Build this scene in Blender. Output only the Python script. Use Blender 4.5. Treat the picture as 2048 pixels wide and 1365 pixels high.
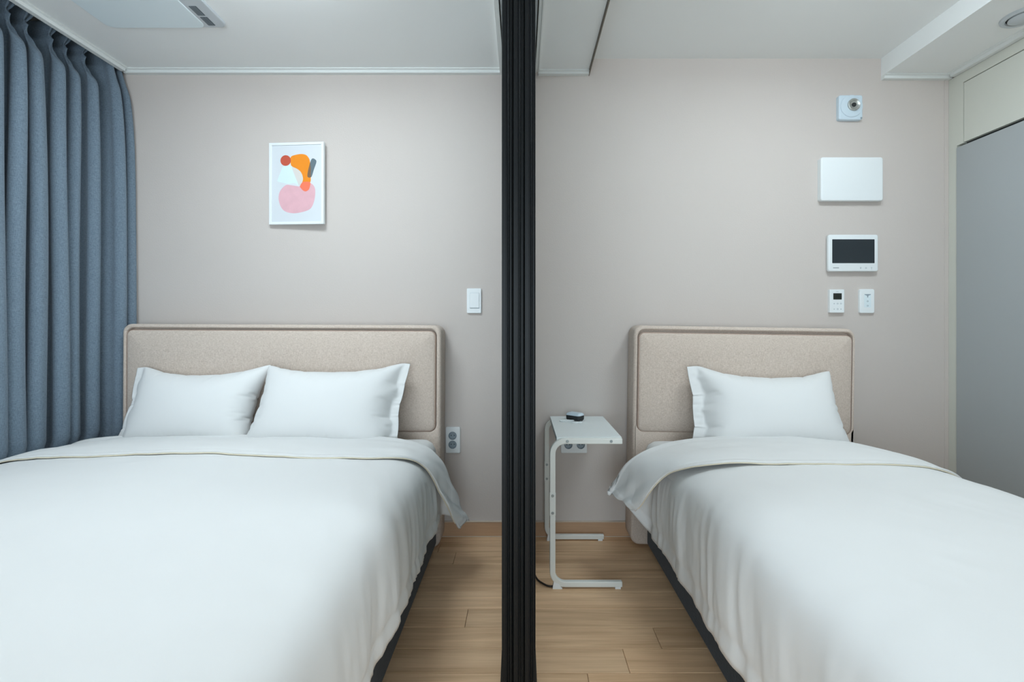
import bpy, math, random
import numpy as np

# ------------------------------------------------------------------ scene, camera, light, exposure
for o in list(bpy.data.objects):
    bpy.data.objects.remove(o, do_unlink=True)
SC = bpy.context.scene
COL = SC.collection
random.seed(4)
PI = math.pi

cam_d = bpy.data.cameras.new('camera')
cam_d.sensor_width = 36.0
cam_d.lens = 16.875
cam_d.shift_x = -0.00879
cam_d.shift_y = -0.01587
cam_d.clip_start = 0.05
cam = bpy.data.objects.new('camera', cam_d)
cam.location = (0, 0, 1.055)
cam.rotation_euler = (math.radians(90), 0, 0)
COL.objects.link(cam)
SC.camera = cam

world = bpy.data.worlds.new('world')
SC.world = world
world.use_nodes = True
world.node_tree.nodes['Background'].inputs[0].default_value = (0.75, 0.88, 1.0, 1)
world.node_tree.nodes['Background'].inputs[1].default_value = 0.12


def area(name, loc, size, power, color, rot=(0, 0, 0)):
    d = bpy.data.lights.new(name, 'AREA')
    d.shape = 'RECTANGLE'
    d.size, d.size_y = size
    d.energy = power
    d.color = color
    o = bpy.data.objects.new(name, d)
    o.location = loc
    o.rotation_euler = rot
    COL.objects.link(o)
    return o


# a flush lamp on each ceiling, just above the picture's upper edge, lights its half of the room (built with the ceiling fittings)
LAMP_L, GLOW_L = (-0.90, 1.42), 25.5
LAMP_R, GLOW_R = (1.20, 1.38), 21.5
# added fill light by the opening behind the camera, brightening wall and pillows
area('daylight_behind', (-0.4, -1.75, 1.0), (2.6, 1.3), 58, (0.76, 0.90, 1.0), (math.radians(90), 0, 0))

vs = SC.view_settings
vs.view_transform = 'Standard'
vs.look = 'None'
vs.gamma = 1.0
vs.use_curve_mapping = False
vs.exposure = 0.0
SC.cycles.use_denoising = True
SC.cycles.max_bounces = 8
SC.cycles.diffuse_bounces = 5


# ------------------------------------------------------------------ materials
def lin(c):
    return tuple(((x / 255) / 12.92 if x / 255 <= 0.04045 else ((x / 255 + 0.055) / 1.055) ** 2.4) for x in c)


def mat(name, rgb, rough=0.6, metal=0.0, spec=0.5, bump=None, var=None, sheen=0.0, coat=0.0, stretch=None):
    """bump=(scale, strength), var=(scale, amount) mottles the colour, stretch scales the object coordinates."""
    m = bpy.data.materials.new(name)
    m.use_nodes = True
    nt = m.node_tree
    b = nt.nodes['Principled BSDF']
    c = lin(rgb)
    b.inputs['Base Color'].default_value = (*c, 1)
    b.inputs['Roughness'].default_value = rough
    b.inputs['Metallic'].default_value = metal
    b.inputs['Specular IOR Level'].default_value = spec
    b.inputs['Sheen Weight'].default_value = sheen
    b.inputs['Coat Weight'].default_value = coat
    if bump or var:
        tc = nt.nodes.new('ShaderNodeTexCoord')
        mp = nt.nodes.new('ShaderNodeMapping')
        nt.links.new(tc.outputs['Object'], mp.inputs[0])
        if stretch:
            mp.inputs['Scale'].default_value = stretch
    if var:
        n = nt.nodes.new('ShaderNodeTexNoise')
        n.inputs['Scale'].default_value = var[0]
        n.inputs['Detail'].default_value = 4
        nt.links.new(mp.outputs[0], n.inputs['Vector'])
        mx = nt.nodes.new('ShaderNodeMix')
        mx.data_type = 'RGBA'
        a = var[1]
        mx.inputs[6].default_value = (*[x * (1 - a) for x in c], 1)
        mx.inputs[7].default_value = (*[min(1, x * (1 + a)) for x in c], 1)
        nt.links.new(n.outputs['Fac'], mx.inputs[0])
        nt.links.new(mx.outputs[2], b.inputs['Base Color'])
    if bump:
        n2 = nt.nodes.new('ShaderNodeTexNoise')
        n2.inputs['Scale'].default_value = bump[0]
        n2.inputs['Detail'].default_value = 3
        nt.links.new(mp.outputs[0], n2.inputs['Vector'])
        bp = nt.nodes.new('ShaderNodeBump')
        bp.inputs['Strength'].default_value = bump[1]
        bp.inputs['Distance'].default_value = 0.004
        nt.links.new(n2.outputs['Fac'], bp.inputs['Height'])
        nt.links.new(bp.outputs[0], b.inputs['Normal'])
    return m


def weave_mat(name, rgb, dark, scale, strength, rough=0.9):
    """woven cloth: two crossed thread directions plus slubs"""
    m = bpy.data.materials.new(name)
    m.use_nodes = True
    nt = m.node_tree
    b = nt.nodes['Principled BSDF']
    b.inputs['Roughness'].default_value = rough
    b.inputs['Specular IOR Level'].default_value = 0.15
    b.inputs['Sheen Weight'].default_value = 0.15
    tc = nt.nodes.new('ShaderNodeTexCoord')
    facs = []
    for st in ((scale, scale, scale * 0.13), (scale * 0.13, scale * 0.13, scale)):
        mp = nt.nodes.new('ShaderNodeMapping')
        mp.inputs['Scale'].default_value = st
        nt.links.new(tc.outputs['Object'], mp.inputs[0])
        n = nt.nodes.new('ShaderNodeTexNoise')
        n.inputs['Scale'].default_value = 1.0
        n.inputs['Detail'].default_value = 2
        nt.links.new(mp.outputs[0], n.inputs['Vector'])
        facs.append(n)
    ad = nt.nodes.new('ShaderNodeMath')
    ad.operation = 'ADD'
    nt.links.new(facs[0].outputs['Fac'], ad.inputs[0])
    nt.links.new(facs[1].outputs['Fac'], ad.inputs[1])
    mr = nt.nodes.new('ShaderNodeMapRange')
    mr.inputs['From Min'].default_value = 0.7
    mr.inputs['From Max'].default_value = 1.3
    nt.links.new(ad.outputs[0], mr.inputs['Value'])
    mx = nt.nodes.new('ShaderNodeMix')
    mx.data_type = 'RGBA'
    mx.inputs[6].default_value = (*lin(dark), 1)
    mx.inputs[7].default_value = (*lin(rgb), 1)
    nt.links.new(mr.outputs[0], mx.inputs[0])
    nt.links.new(mx.outputs[2], b.inputs['Base Color'])
    bp = nt.nodes.new('ShaderNodeBump')
    bp.inputs['Strength'].default_value = strength
    bp.inputs['Distance'].default_value = 0.002
    nt.links.new(mr.outputs[0], bp.inputs['Height'])
    nt.links.new(bp.outputs[0], b.inputs['Normal'])
    return m


def wood_mat():
    m = bpy.data.materials.new('oak_laminate')
    m.use_nodes = True
    nt = m.node_tree
    b = nt.nodes['Principled BSDF']
    b.inputs['Roughness'].default_value = 0.48
    b.inputs['Specular IOR Level'].default_value = 0.35
    tc = nt.nodes.new('ShaderNodeTexCoord')
    oi = nt.nodes.new('ShaderNodeObjectInfo')
    off = nt.nodes.new('ShaderNodeVectorMath')
    off.operation = 'SCALE'
    cmb = nt.nodes.new('ShaderNodeCombineXYZ')
    for i in range(3):
        nt.links.new(oi.outputs['Random'], cmb.inputs[i])
    nt.links.new(cmb.outputs[0], off.inputs[0])
    off.inputs['Scale'].default_value = 37.0
    add = nt.nodes.new('ShaderNodeVectorMath')
    nt.links.new(tc.outputs['Object'], add.inputs[0])
    nt.links.new(off.outputs[0], add.inputs[1])
    mp = nt.nodes.new('ShaderNodeMapping')
    mp.inputs['Scale'].default_value = (2.2, 34, 34)
    nt.links.new(add.outputs[0], mp.inputs[0])
    n = nt.nodes.new('ShaderNodeTexNoise')
    n.inputs['Scale'].default_value = 1.0
    n.inputs['Detail'].default_value = 5
    n.inputs['Distortion'].default_value = 0.6
    nt.links.new(mp.outputs[0], n.inputs['Vector'])
    mp2 = nt.nodes.new('ShaderNodeMapping')
    mp2.inputs['Scale'].default_value = (5, 190, 190)
    nt.links.new(add.outputs[0], mp2.inputs[0])
    n2 = nt.nodes.new('ShaderNodeTexNoise')
    n2.inputs['Scale'].default_value = 1.0
    n2.inputs['Detail'].default_value = 2
    nt.links.new(mp2.outputs[0], n2.inputs['Vector'])
    mixf = nt.nodes.new('ShaderNodeMath')
    mixf.operation = 'MULTIPLY_ADD'
    nt.links.new(n2.outputs['Fac'], mixf.inputs[0])
    mixf.inputs[1].default_value = 0.35
    nt.links.new(n.outputs['Fac'], mixf.inputs[2])
    cr = nt.nodes.new('ShaderNodeValToRGB')
    e = cr.color_ramp.elements
    e[0].position, e[0].color = 0.42, (*lin((202, 163, 125)), 1)
    e[1].position, e[1].color = 0.86, (*lin((235, 199, 160)), 1)
    nt.links.new(mixf.outputs[0], cr.inputs[0])
    hsv = nt.nodes.new('ShaderNodeHueSaturation')
    mr = nt.nodes.new('ShaderNodeMapRange')
    mr.inputs['To Min'].default_value = 0.90
    mr.inputs['To Max'].default_value = 1.06
    nt.links.new(oi.outputs['Random'], mr.inputs['Value'])
    nt.links.new(mr.outputs[0], hsv.inputs['Value'])
    nt.links.new(cr.outputs[0], hsv.inputs['Color'])
    nt.links.new(hsv.outputs[0], b.inputs['Base Color'])
    return m


def glass_mat():
    m = bpy.data.materials.new('door_glass')
    m.use_nodes = True
    nt = m.node_tree
    nt.nodes.clear()
    out = nt.nodes.new('ShaderNodeOutputMaterial')
    tr = nt.nodes.new('ShaderNodeBsdfTransparent')
    tr.inputs[0].default_value = (0.86, 0.90, 0.90, 1)
    gl = nt.nodes.new('ShaderNodeBsdfGlossy')
    gl.inputs['Roughness'].default_value = 0.05
    fr = nt.nodes.new('ShaderNodeFresnel')
    mx = nt.nodes.new('ShaderNodeMixShader')
    nt.links.new(fr.outputs[0], mx.inputs[0])
    nt.links.new(tr.outputs[0], mx.inputs[1])
    nt.links.new(gl.outputs[0], mx.inputs[2])
    nt.links.new(mx.outputs[0], out.inputs[0])
    return m


M = dict(
    wall=mat('taupe_wallpaper', (206, 197, 191), 0.85, spec=0.2, bump=(160, 0.12), var=(3.0, 0.015)),
    wall_plain=mat('pale_wallpaper', (205, 198, 190), 0.9, spec=0.2, var=(3.0, 0.02)),
    ceil=mat('white_ceiling_paper', (238, 240, 239), 0.9, spec=0.2, bump=(220, 0.05), var=(2.0, 0.01)),
    trim=mat('white_trim', (228, 231, 229), 0.55, var=(4.0, 0.01)),
    groove=mat('dark_groove', (126, 118, 108), 0.8, var=(9, 0.1)),
    wood=wood_mat(),
    subfloor=mat('floor_joint', (96, 76, 58), 0.9, var=(20, 0.2)),
    basewood=mat('baseboard_wood', (192, 156, 124), 0.5, var=(5, 0.10), stretch=(2, 30, 30)),
    bright_edge=mat('pale_edge_strip', (205, 190, 174), 0.4, var=(5, 0.05)),
    cream=mat('cream_laminate', (208, 208, 198), 0.5, var=(3, 0.01)),
    grey=mat('grey_laminate', (168, 172, 173), 0.42, var=(3, 0.015)),
    fabric=weave_mat('beige_upholstery', (226, 211, 199), (192, 175, 161), 760, 0.3),
    piping=mat('beige_piping', (178, 152, 138), 0.9, spec=0.1, var=(60, 0.15)),
    base=weave_mat('charcoal_upholstery', (44, 52, 60), (24, 30, 36), 480, 0.4),
    sheet=mat('white_cotton', (231, 231, 230), 0.85, spec=0.15, bump=(900, 0.06), var=(12, 0.006), sheen=0.1),
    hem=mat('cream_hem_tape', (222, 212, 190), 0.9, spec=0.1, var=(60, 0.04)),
    curtain=weave_mat('blue_grey_curtain', (130, 146, 160), (98, 113, 127), 700, 0.25),
    black=mat('black_aluminium', (13, 18, 21), 0.45, metal=0.0, spec=0.28, var=(3, 0.04)),
    glass=glass_mat(),
    metal_white=mat('white_powder_coat', (230, 232, 227), 0.4, var=(20, 0.01)),
    top_white=mat('white_table_laminate', (234, 240, 240), 0.45, var=(6, 0.012)),
    steel=mat('zinc_bolt', (150, 160, 162), 0.35, metal=0.8, var=(90, 0.1)),
    plastic=mat('white_plastic', (236, 240, 241), 0.4, var=(10, 0.006)),
    plastic_blue=mat('pale_blue_plastic', (206, 221, 231), 0.4, var=(10, 0.01)),
    plastic_grey=mat('light_grey_plastic', (196, 202, 206), 0.45, var=(10, 0.01)),
    ac=mat('cool_white_panel', (226, 238, 242), 0.5, var=(5, 0.006)),
    slot=mat('vent_dark', (84, 92, 98), 0.6, var=(40, 0.1)),
    slat=mat('vent_slat', (132, 142, 148), 0.5, var=(40, 0.05)),
    dark=mat('dark_recess', (40, 42, 44), 0.7, var=(30, 0.1)),
    screen=mat('black_screen', (26, 36, 42), 0.12, spec=0.6, coat=0.3, var=(3, 0.08)),
    lcd=mat('olive_display', (34, 37, 30), 0.25, var=(12, 0.15)),
    ink=mat('grey_ink', (150, 162, 170), 0.6, var=(90, 0.05)),
    ink_dark=mat('dark_grey_ink', (122, 130, 134), 0.6, var=(90, 0.05)),
    cord=mat('brown_black_cable', (52, 45, 40), 0.6, var=(30, 0.1)),
    paper=mat('print_paper', (216, 220, 224), 0.7, var=(9, 0.015)),
    red=mat('print_red', (196, 84, 62), 0.8, var=(40, 0.06)),
    orange=mat('print_orange', (240, 142, 26), 0.8, var=(30, 0.05)),
    coral=mat('print_coral', (244, 122, 90), 0.8, var=(30, 0.03)),
    pink=mat('print_pink', (224, 176, 184), 0.8, var=(22, 0.12)),
    paleblue=mat('print_pale_blue', (214, 232, 238), 0.8, var=(22, 0.02)),
    beige=mat('print_beige', (216, 210, 204), 0.8, var=(22, 0.02)),
    slate=mat('print_slate', (100, 116, 124), 0.8, var=(30, 0.05)),
    brown=mat('print_brown', (128, 98, 74), 0.8, var=(30, 0.05)),
    chrome=mat('satin_metal', (188, 190, 186), 0.35, metal=0.7, var=(60, 0.1)),
    lampglow=None,
)
def glow_mat(name, strength):
    m = bpy.data.materials.new(name)
    m.use_nodes = True
    b = m.node_tree.nodes['Principled BSDF']
    b.inputs['Base Color'].default_value = (0.9, 0.9, 0.9, 1)
    b.inputs['Emission Color'].default_value = (0.80, 0.925, 1.0, 1)
    b.inputs['Emission Strength'].default_value = strength
    return m


# ------------------------------------------------------------------ mesh helpers
class MB:
    def __init__(self):
        self.v, self.f = [], []

    def add(self, v, f):
        n = len(self.v)
        self.v += [tuple(p) for p in v]
        self.f += [tuple(i + n for i in q) for q in f]
        return self

    def box(self, x0, x1, y0, y1, z0, z1):
        return self.add([(x0, y0, z0), (x1, y0, z0), (x1, y1, z0), (x0, y1, z0), (x0, y0, z1), (x1, y0, z1), (x1, y1, z1), (x0, y1, z1)],
                        [(0, 3, 2, 1), (4, 5, 6, 7), (0, 1, 5, 4), (1, 2, 6, 5), (2, 3, 7, 6), (3, 0, 4, 7)])

    def loops(self, L, cap0=True, cap1=True):
        """skin closed loops of equal length"""
        k = len(L[0])
        v = [p for l in L for p in l]
        f = []
        for i in range(len(L) - 1):
            for j in range(k):
                a, b = i * k + j, i * k + (j + 1) % k
                f.append((a, b, b + k, a + k))
        if cap0:
            f.append(tuple(range(k - 1, -1, -1)))
        if cap1:
            f.append(tuple((len(L) - 1) * k + j for j in range(k)))
        return self.add(v, f)

    def grid(self, P):
        ny, nx = P.shape[:2]
        v = [tuple(p) for p in P.reshape(-1, 3)]
        f = [(j * nx + i, j * nx + i + 1, (j + 1) * nx + i + 1, (j + 1) * nx + i) for j in range(ny - 1) for i in range(nx - 1)]
        return self.add(v, f)

    def plate(self, cx, cz, w, h, yb, yf, r, e, n=5, puff=0.0):
        """rounded plate on the wall, facing -Y: outline w x h with corner radius r, front edge rounded by e"""
        L = [rrect(cx, cz, w, h, r, yb, n)]
        m = 4 if e > 0 else 0
        for i in range(m + 1):
            a = (PI / 2) * i / max(m, 1)
            L.append(rrect(cx, cz, w, h, r, yf + e * (1 - math.sin(a)), n, e * (1 - math.cos(a))))
        if puff:
            for t in (0.03, 0.08, 0.16):
                d = min(w, h) * t
                L.append(rrect(cx, cz, w, h, r, yf - puff * (1 - (1 - t / 0.16) ** 2), n, e + d))
        return self.loops(L)

    def tube(self, pts, r, k=8, closed=False):
        P = [np.array(p, float) for p in pts]
        n = len(P)
        L = []
        up = np.array((0, 0, 1.0))
        prev = None
        for i in range(n):
            if closed:
                t = P[(i + 1) % n] - P[i - 1]
            else:
                t = P[min(i + 1, n - 1)] - P[max(i - 1, 0)]
            t /= np.linalg.norm(t) + 1e-12
            if prev is None:
                a = np.cross(t, up)
                if np.linalg.norm(a) < 1e-3:
                    a = np.cross(t, (1, 0, 0))
            else:
                a = prev - t * np.dot(prev, t)
            a /= np.linalg.norm(a)
            prev = a
            b = np.cross(t, a)
            rr = r[i] if hasattr(r, '__len__') else r
            L.append([P[i] + rr * (math.cos(2 * PI * j / k) * a + math.sin(2 * PI * j / k) * b) for j in range(k)])
        if closed:
            L.append(L[0])
            return self.loops(L, False, False)
        return self.loops(L)

    def disc(self, cx, cz, r, yb, yf, e=0.0, n=28, axis='y'):
        L = []
        for y, rr in ((yb, r), (yf + e, r), (yf + e * 0.3, r - e * 0.3), (yf, r - e)):
            L.append([(cx + rr * math.cos(2 * PI * j / n), y, cz + rr * math.sin(2 * PI * j / n)) for j in range(n)])
        return self.loops(L)

    def ring(self, prof, cx, cz, n=32, vertical=True):
        """lathe of a closed profile [(radius, depth)]; depth runs along y (vertical ring on a wall) or along z"""
        v, f = [], []
        k = len(prof)
        for i in range(n):
            a = 2 * PI * i / n
            for (r, d) in prof:
                v.append((cx + r * math.cos(a), d, cz + r * math.sin(a)) if vertical else (cx + r * math.cos(a), cz + r * math.sin(a), d))
        for i in range(n):
            for j in range(k):
                a, b = i * k + j, i * k + (j + 1) % k
                c, d = ((i + 1) % n) * k + j, ((i + 1) % n) * k + (j + 1) % k
                f.append((a, c, d, b))
        return self.add(v, f)


def rrect(cx, cz, w, h, r, y, n=5, inset=0.0):
    w2, h2 = w / 2 - inset, h / 2 - inset
    r = min(max(r - inset, 0.0006), w2, h2)
    out = []
    for qx, qz, a0 in ((1, -1, -PI / 2), (1, 1, 0), (-1, 1, PI / 2), (-1, -1, PI)):
        for i in range(n + 1):
            a = a0 + (PI / 2) * i / n
            out.append((cx + qx * (w2 - r) + r * math.cos(a), y, cz + qz * (h2 - r) + r * math.sin(a)))
    return out


WORLD = {}


def obj(name, mb, m, parent=None, loc=None, smooth=False, bevel=0.0, solid=None, subsurf=0, angle=40):
    base = np.array(WORLD[parent.name] if parent is not None else (0, 0, 0), float)
    loc = np.array(loc if loc is not None else base, float)
    me = bpy.data.meshes.new(name)
    v = np.array(mb.v, float) - loc
    me.from_pydata(v.tolist(), [], mb.f)
    me.validate()
    import bmesh
    bm = bmesh.new()
    bm.from_mesh(me)
    bmesh.ops.recalc_face_normals(bm, faces=bm.faces)
    bm.to_mesh(me)
    bm.free()
    me.materials.append(m)
    o = bpy.data.objects.new(name, me)
    COL.objects.link(o)
    o.location = loc - base
    if parent is not None:
        o.parent = parent
    WORLD[o.name] = tuple(loc)
    if smooth:
        for p in me.polygons:
            p.use_smooth = True
        if angle < 180:
            me.set_sharp_from_angle(angle=math.radians(angle))
    if solid:
        md = o.modifiers.new('thick', 'SOLIDIFY')
        md.thickness, md.offset = solid
    if bevel:
        md = o.modifiers.new('bevel', 'BEVEL')
        md.width = bevel
        md.segments = 2
        md.limit_method = 'ANGLE'
    if subsurf:
        md = o.modifiers.new('sub', 'SUBSURF')
        md.levels = md.render_levels = subsurf
    return o


def tag(o, label, cat=None, group=None, kind=None):
    o['label'] = label
    if cat:
        o['category'] = cat
    if group:
        o['group'] = group
    if kind:
        o['kind'] = kind
    return o


def thing(name, label, cat, loc, group=None, kind=None):
    o = bpy.data.objects.new(name, None)
    o.empty_display_size = 0.05
    COL.objects.link(o)
    o.location = loc
    WORLD[o.name] = tuple(loc)
    return tag(o, label, cat, group, kind)


def struct(name, mb, m, label, parent=None, **kw):
    o = obj(name, mb, m, parent, **kw)
    if parent is None:
        tag(o, label, kind='structure')
    return o


# ------------------------------------------------------------------ room shell
YW = 2.40                     # the wall behind both beds
XL, XR, YF = -2.32, 2.76, -1.9
CEIL_L, CEIL_R = 2.325, 2.387

floor = struct('floor', MB().box(XL, XR, YF, YW, -0.10, -0.006), M['subfloor'], 'oak coloured plank floor running between the two beds')
# planks, joints recessed; rows run along the wall
row_y = [2.40 + 0.04]
y_seams = [1.783 + 0.110 * k for k in range(-36, 6)]
joints = {1.674: -0.196, 1.564: 0.459, 1.454: 0.33, 1.344: 0.20, 1.783: 0.62, 1.893: -0.55, 2.003: 0.05, 2.113: -0.30}
g = 0.0007
for y0 in y_seams:
    y1 = y0 + 0.110
    if y0 < YF:
        continue
    ya, yb = y0 + g, min(y1, YW) - g
    if yb - ya < 0.01:
        continue
    x0 = None
    for k, xv in joints.items():
        if abs(k - y0) < 0.02:
            x0 = xv
    if x0 is None:
        x0 = random.uniform(-0.6, 0.6)
    xs = [x0 + 1.2 * k for k in range(-4, 5)]
    for xa, xb in zip(xs, xs[1:]):
        xa, xb = max(xa, XL) + g, min(xb, XR) - g
        if xb - xa < 0.02:
            continue
        b = 0.0012
        mb = MB()
        mb.loops([[(xa, ya, -0.006), (xb, ya, -0.006), (xb, yb, -0.006), (xa, yb, -0.006)],
                  [(xa, ya, -b), (xb, ya, -b), (xb, yb, -b), (xa, yb, -b)],
                  [(xa + b, ya + b, 0), (xb - b, ya + b, 0), (xb - b, yb - b, 0), (xa + b, yb - b, 0)]])
        obj('plank', mb, M['wood'], floor, loc=((xa + xb) / 2, (ya + yb) / 2, 0))

struct('wall_back', MB().box(XL - 0.1, XR + 0.1, YW, YW + 0.12, -0.1, 2.62), M['wall'], 'taupe papered wall behind both headboards')
struct('wall_left', MB().box(XL - 0.12, XL, YF, YW, -0.1, 2.62), M['wall_plain'], 'pale side wall hidden by the curtain')
struct('wall_right', MB().box(XR, XR + 0.12, YF, YW, -0.1, 2.62), M['wall_plain'], 'pale side wall behind the wardrobe')
# the wall behind the camera, with the opening to the bright living room
wf = MB().box(XL, -1.75, YF - 0.12, YF, -0.1, 2.62).box(0.95, XR, YF - 0.12, YF, -0.1, 2.62).box(-1.75, 0.95, YF - 0.12, YF, 2.32, 2.62)
struct('wall_front', wf, M['wall_plain'], 'pale wall behind the camera with a wide opening')

cl = MB()
cl.box(-1.96, -0.105, YF, YW, CEIL_L, 2.50)
cl.box(XL, -1.96, YF, YW, 2.46, 2.50)
cl.box(-1.972, -1.96, YF, YW, CEIL_L - 0.004, 2.46)
struct('ceiling', cl, M['ceil'], 'white ceiling above the bed beside the curtain, with an open curtain recess')
cr_ = MB().box(0.33, 1.81, YF, YW, CEIL_R, 2.50)
struct('ceiling', cr_, M['ceil'], 'higher white ceiling above the bed on the wardrobe side')
hd = MB().box(0.071, 0.3375, YF, YW, 2.316, 2.50)
struct('ceiling_beam', hd, M['ceil'], 'lowered ceiling band beside the sliding door track')
sb = MB().box(1.80, XR, YF, YW, 2.297, 2.50)
struct('ceiling_beam', sb, M['ceil'], 'dropped white ceiling box above the wardrobe')


def cornice(name, axis, a0, a1, at, side, ztop, label, h=0.020, m='trim'):
    """stepped moulding: along x on the wall at y=at, or along y at x=at (side gives the way it projects)"""
    prof = [(0, 0), (0.034, 0), (0.034, -0.005), (0.024, -0.007), (0.022, -0.012), (0.022, -h), (0, -h)]
    L = []
    for a in (a0, a1):
        if axis == 'x':
            L.append([(a, at + side * p, ztop + q) for p, q in prof])
        else:
            L.append([(at + side * p, a, ztop + q) for p, q in prof])
    return struct(name, MB().loops(L), M[m], label)


cornice('trim_1', 'x', -1.97, -0.105, YW, -1, CEIL_L, 'white cornice above the bed beside the curtain')
cornice('trim_2', 'y', YF, YW - 0.034, -1.972, 1, CEIL_L, 'white cornice edge beside the curtain recess')
cornice('trim_3', 'x', 0.086, 0.3375, YW, -1, 2.316, 'white cornice under the lowered ceiling band', 0.016)
cornice('trim_4', 'x', 1.80, 2.1375, YW, -1, 2.297, 'white cornice under the ceiling box', 0.020)
cornice('trim_5', 'y', YF, YW - 0.034, 2.1375, -1, 2.297, 'white cornice along the top of the wardrobe', 0.020)
# thin dark shadow joint and light edge along the wardrobe-side edge of the lowered band
struct('trim_6', MB().box(0.3375, 0.3415, YF, YW, 2.300, 2.50).box(0.3355, 0.3415, YF, YW, 2.3115, 2.3158), M['groove'], 'thin dark joint along the lowered ceiling band')
struct('trim_7', MB().box(-0.105, -0.087, YF, YW, 2.305, 2.50), M['trim'], 'white edge strip of the door track beside the lower ceiling')
struct('trim_8', MB().box(0.071, 0.085, YF, YW - 0.034, 2.308, 2.3162).box(0.085, 0.091, YF, YW - 0.034, 2.303, 2.3162), M['trim'], 'white edge strip of the door track beside the ceiling band')
trk = MB().box(-0.082, 0.066, YF, YW, 2.320, 2.345)
struct('trim_9', trk, M['plastic_grey'], 'grey ceiling track that the sliding doors hang in')
struct('trim_10', MB().box(-0.087, 0.071, YF, YW, 2.3455, 2.50), M['groove'], 'dark slot above the sliding door track')
struct('trim_11', MB().box(1.884 - 0.004 + 0.235, 2.120, YW - 0.003, YW, 0.07, 2.277), M['wall'], 'thin edge strip of wallpaper next to the wardrobe')

for nm, xa, xb in (('baseboard_back', -2.3, -0.0535 - 0.004), ('baseboard_back', 0.045, 2.1375)):
    bb = struct(nm, MB().box(xa, xb, YW - 0.012, YW, 0.0, 0.072), M['basewood'], 'wood coloured baseboard along the taupe wall, %s' % ('on the curtain side' if xa < -1 else 'on the wardrobe side'))
    obj('edge_strip', MB().box(xa, xb, YW - 0.0135, YW - 0.0005, 0.072, 0.0755), M['bright_edge'], bb)
    obj('caulk_line', MB().box(xa, xb, YW - 0.016, YW - 0.012, 0.0, 0.003), M['bright_edge'], bb)  # thin pale line along the baseboard's lower edge

# ------------------------------------------------------------------ wardrobe on the right wall
XW = 2.1375
wd = thing('wardrobe', 'built in wardrobe with cream frame and upper panel and a tall grey door', 'wardrobe', (2.40, 1.2, 0))
fr = MB()
fr.box(XW, XW + 0.55, 2.3535, YW - 0.001, 0, 2.276)          # upright against the wall
fr.box(XW, XW + 0.55, -0.4, 2.3535, 2.228, 2.276)              # top rail
fr.box(XW + 0.03, XW + 0.55, -0.4, 2.3535, 0.0, 2.228)         # carcass
fr.box(XW, XW + 0.03, 2.3205, 2.3535, 1.934, 2.228)
obj('body', fr, M['cream'], wd)
obj('upper_panel', MB().box(XW + 0.001, XW + 0.025, 1.42, 2.3175, 1.938, 2.2245), M['cream'], wd, bevel=0.0015)
obj('upper_panel', MB().box(XW + 0.001, XW + 0.025, 0.50, 1.416, 1.938, 2.2245), M['cream'], wd, bevel=0.0015)
obj('door', MB().box(XW - 0.006, XW + 0.018, 1.42, 2.351, 0.03, 1.922), M['grey'], wd, bevel=0.002)['label'] = 'tall grey door next to the taupe wall'
obj('door', MB().box(XW - 0.006, XW + 0.018, 0.49, 1.416, 0.03, 1.922), M['grey'], wd, bevel=0.002)
obj('finger_groove', MB().box(XW + 0.018, XW + 0.029, 0.49, 2.3200, 1.90, 1.937), M['dark'], wd)

# ------------------------------------------------------------------ sliding doors between the two halves
YD = 1.333
X0 = -0.0535
PITCH = 0.0318
for k in range(3):
    xa = X0 + k * PITCH
    side = ('nearest the double bed', 'in the middle of the three', 'nearest the single bed')[k]
    dr = thing('door_%d' % (k + 1), 'black framed glass sliding door seen edge on, %s' % side, 'door', (xa + 0.0155, 1.85, 0), kind='structure')

    def stile(y0, y1):
        """extruded aluminium stile: faces -Y with a rolled bead and a rounded lip"""
        p = [(xa, y1), (xa, y0 + 0.002), (xa + 0.001, y0), (xa + 0.0115, y0), (xa + 0.0122, y0 + 0.005), (xa + 0.0150, y0 + 0.005)]
        for i in range(7):
            a = PI - PI * i / 6
            p.append((xa + 0.0185 + 0.0026 * math.cos(a), y0 + 0.003 - 0.0042 * math.sin(a)))
        p += [(xa + 0.0222, y0 + 0.006), (xa + 0.0266, y0 + 0.006)]
        for i in range(5):
            a = PI - (PI / 2) * i / 4
            p.append((xa + 0.0290 + 0.0022 * math.cos(a), y0 + 0.003 - 0.003 * math.sin(a)))
        p += [(xa + 0.0306, y0 + 0.004), (xa + 0.0306, y1)]
        return MB().loops([[(x, y, 0.004) for x, y in p], [(x, y, 2.336) for x, y in p]])
    obj('stile', stile(YD, YD + 0.038), M['black'], dr, smooth=True, angle=50)
    obj('stile', MB().box(xa, xa + 0.0306, 2.345, 2.383, 0.004, 2.336), M['black'], dr, bevel=0.002)
    obj('rail', MB().box(xa + 0.001, xa + 0.0296, YD + 0.038, 2.345, 0.004, 0.054), M['black'], dr)
    obj('rail', MB().box(xa + 0.001, xa + 0.0296, YD + 0.038, 2.345, 2.29, 2.336), M['black'], dr)
    obj('pane', MB().box(xa + 0.013, xa + 0.018, YD + 0.036, 2.347, 0.052, 2.292), M['glass'], dr)
    if k != 1:
        xo, s = (xa, -1) if k == 0 else (xa + 0.0306, 1)
        sh = MB().loops([[(xo, YD + 0.0, 0.15), (xo, YD + 0.038, 0.15), (xo - s * 0.004, YD + 0.038, 0.15), (xo - s * 0.004, YD, 0.15)],
                         [(xo + s * 0.006, YD - 0.004, 0.004), (xo + s * 0.006, YD + 0.042, 0.004), (xo - s * 0.004, YD + 0.042, 0.004), (xo - s * 0.004, YD - 0.004, 0.004)]])
        obj('floor_shoe', sh, M['black'], dr)


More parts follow.
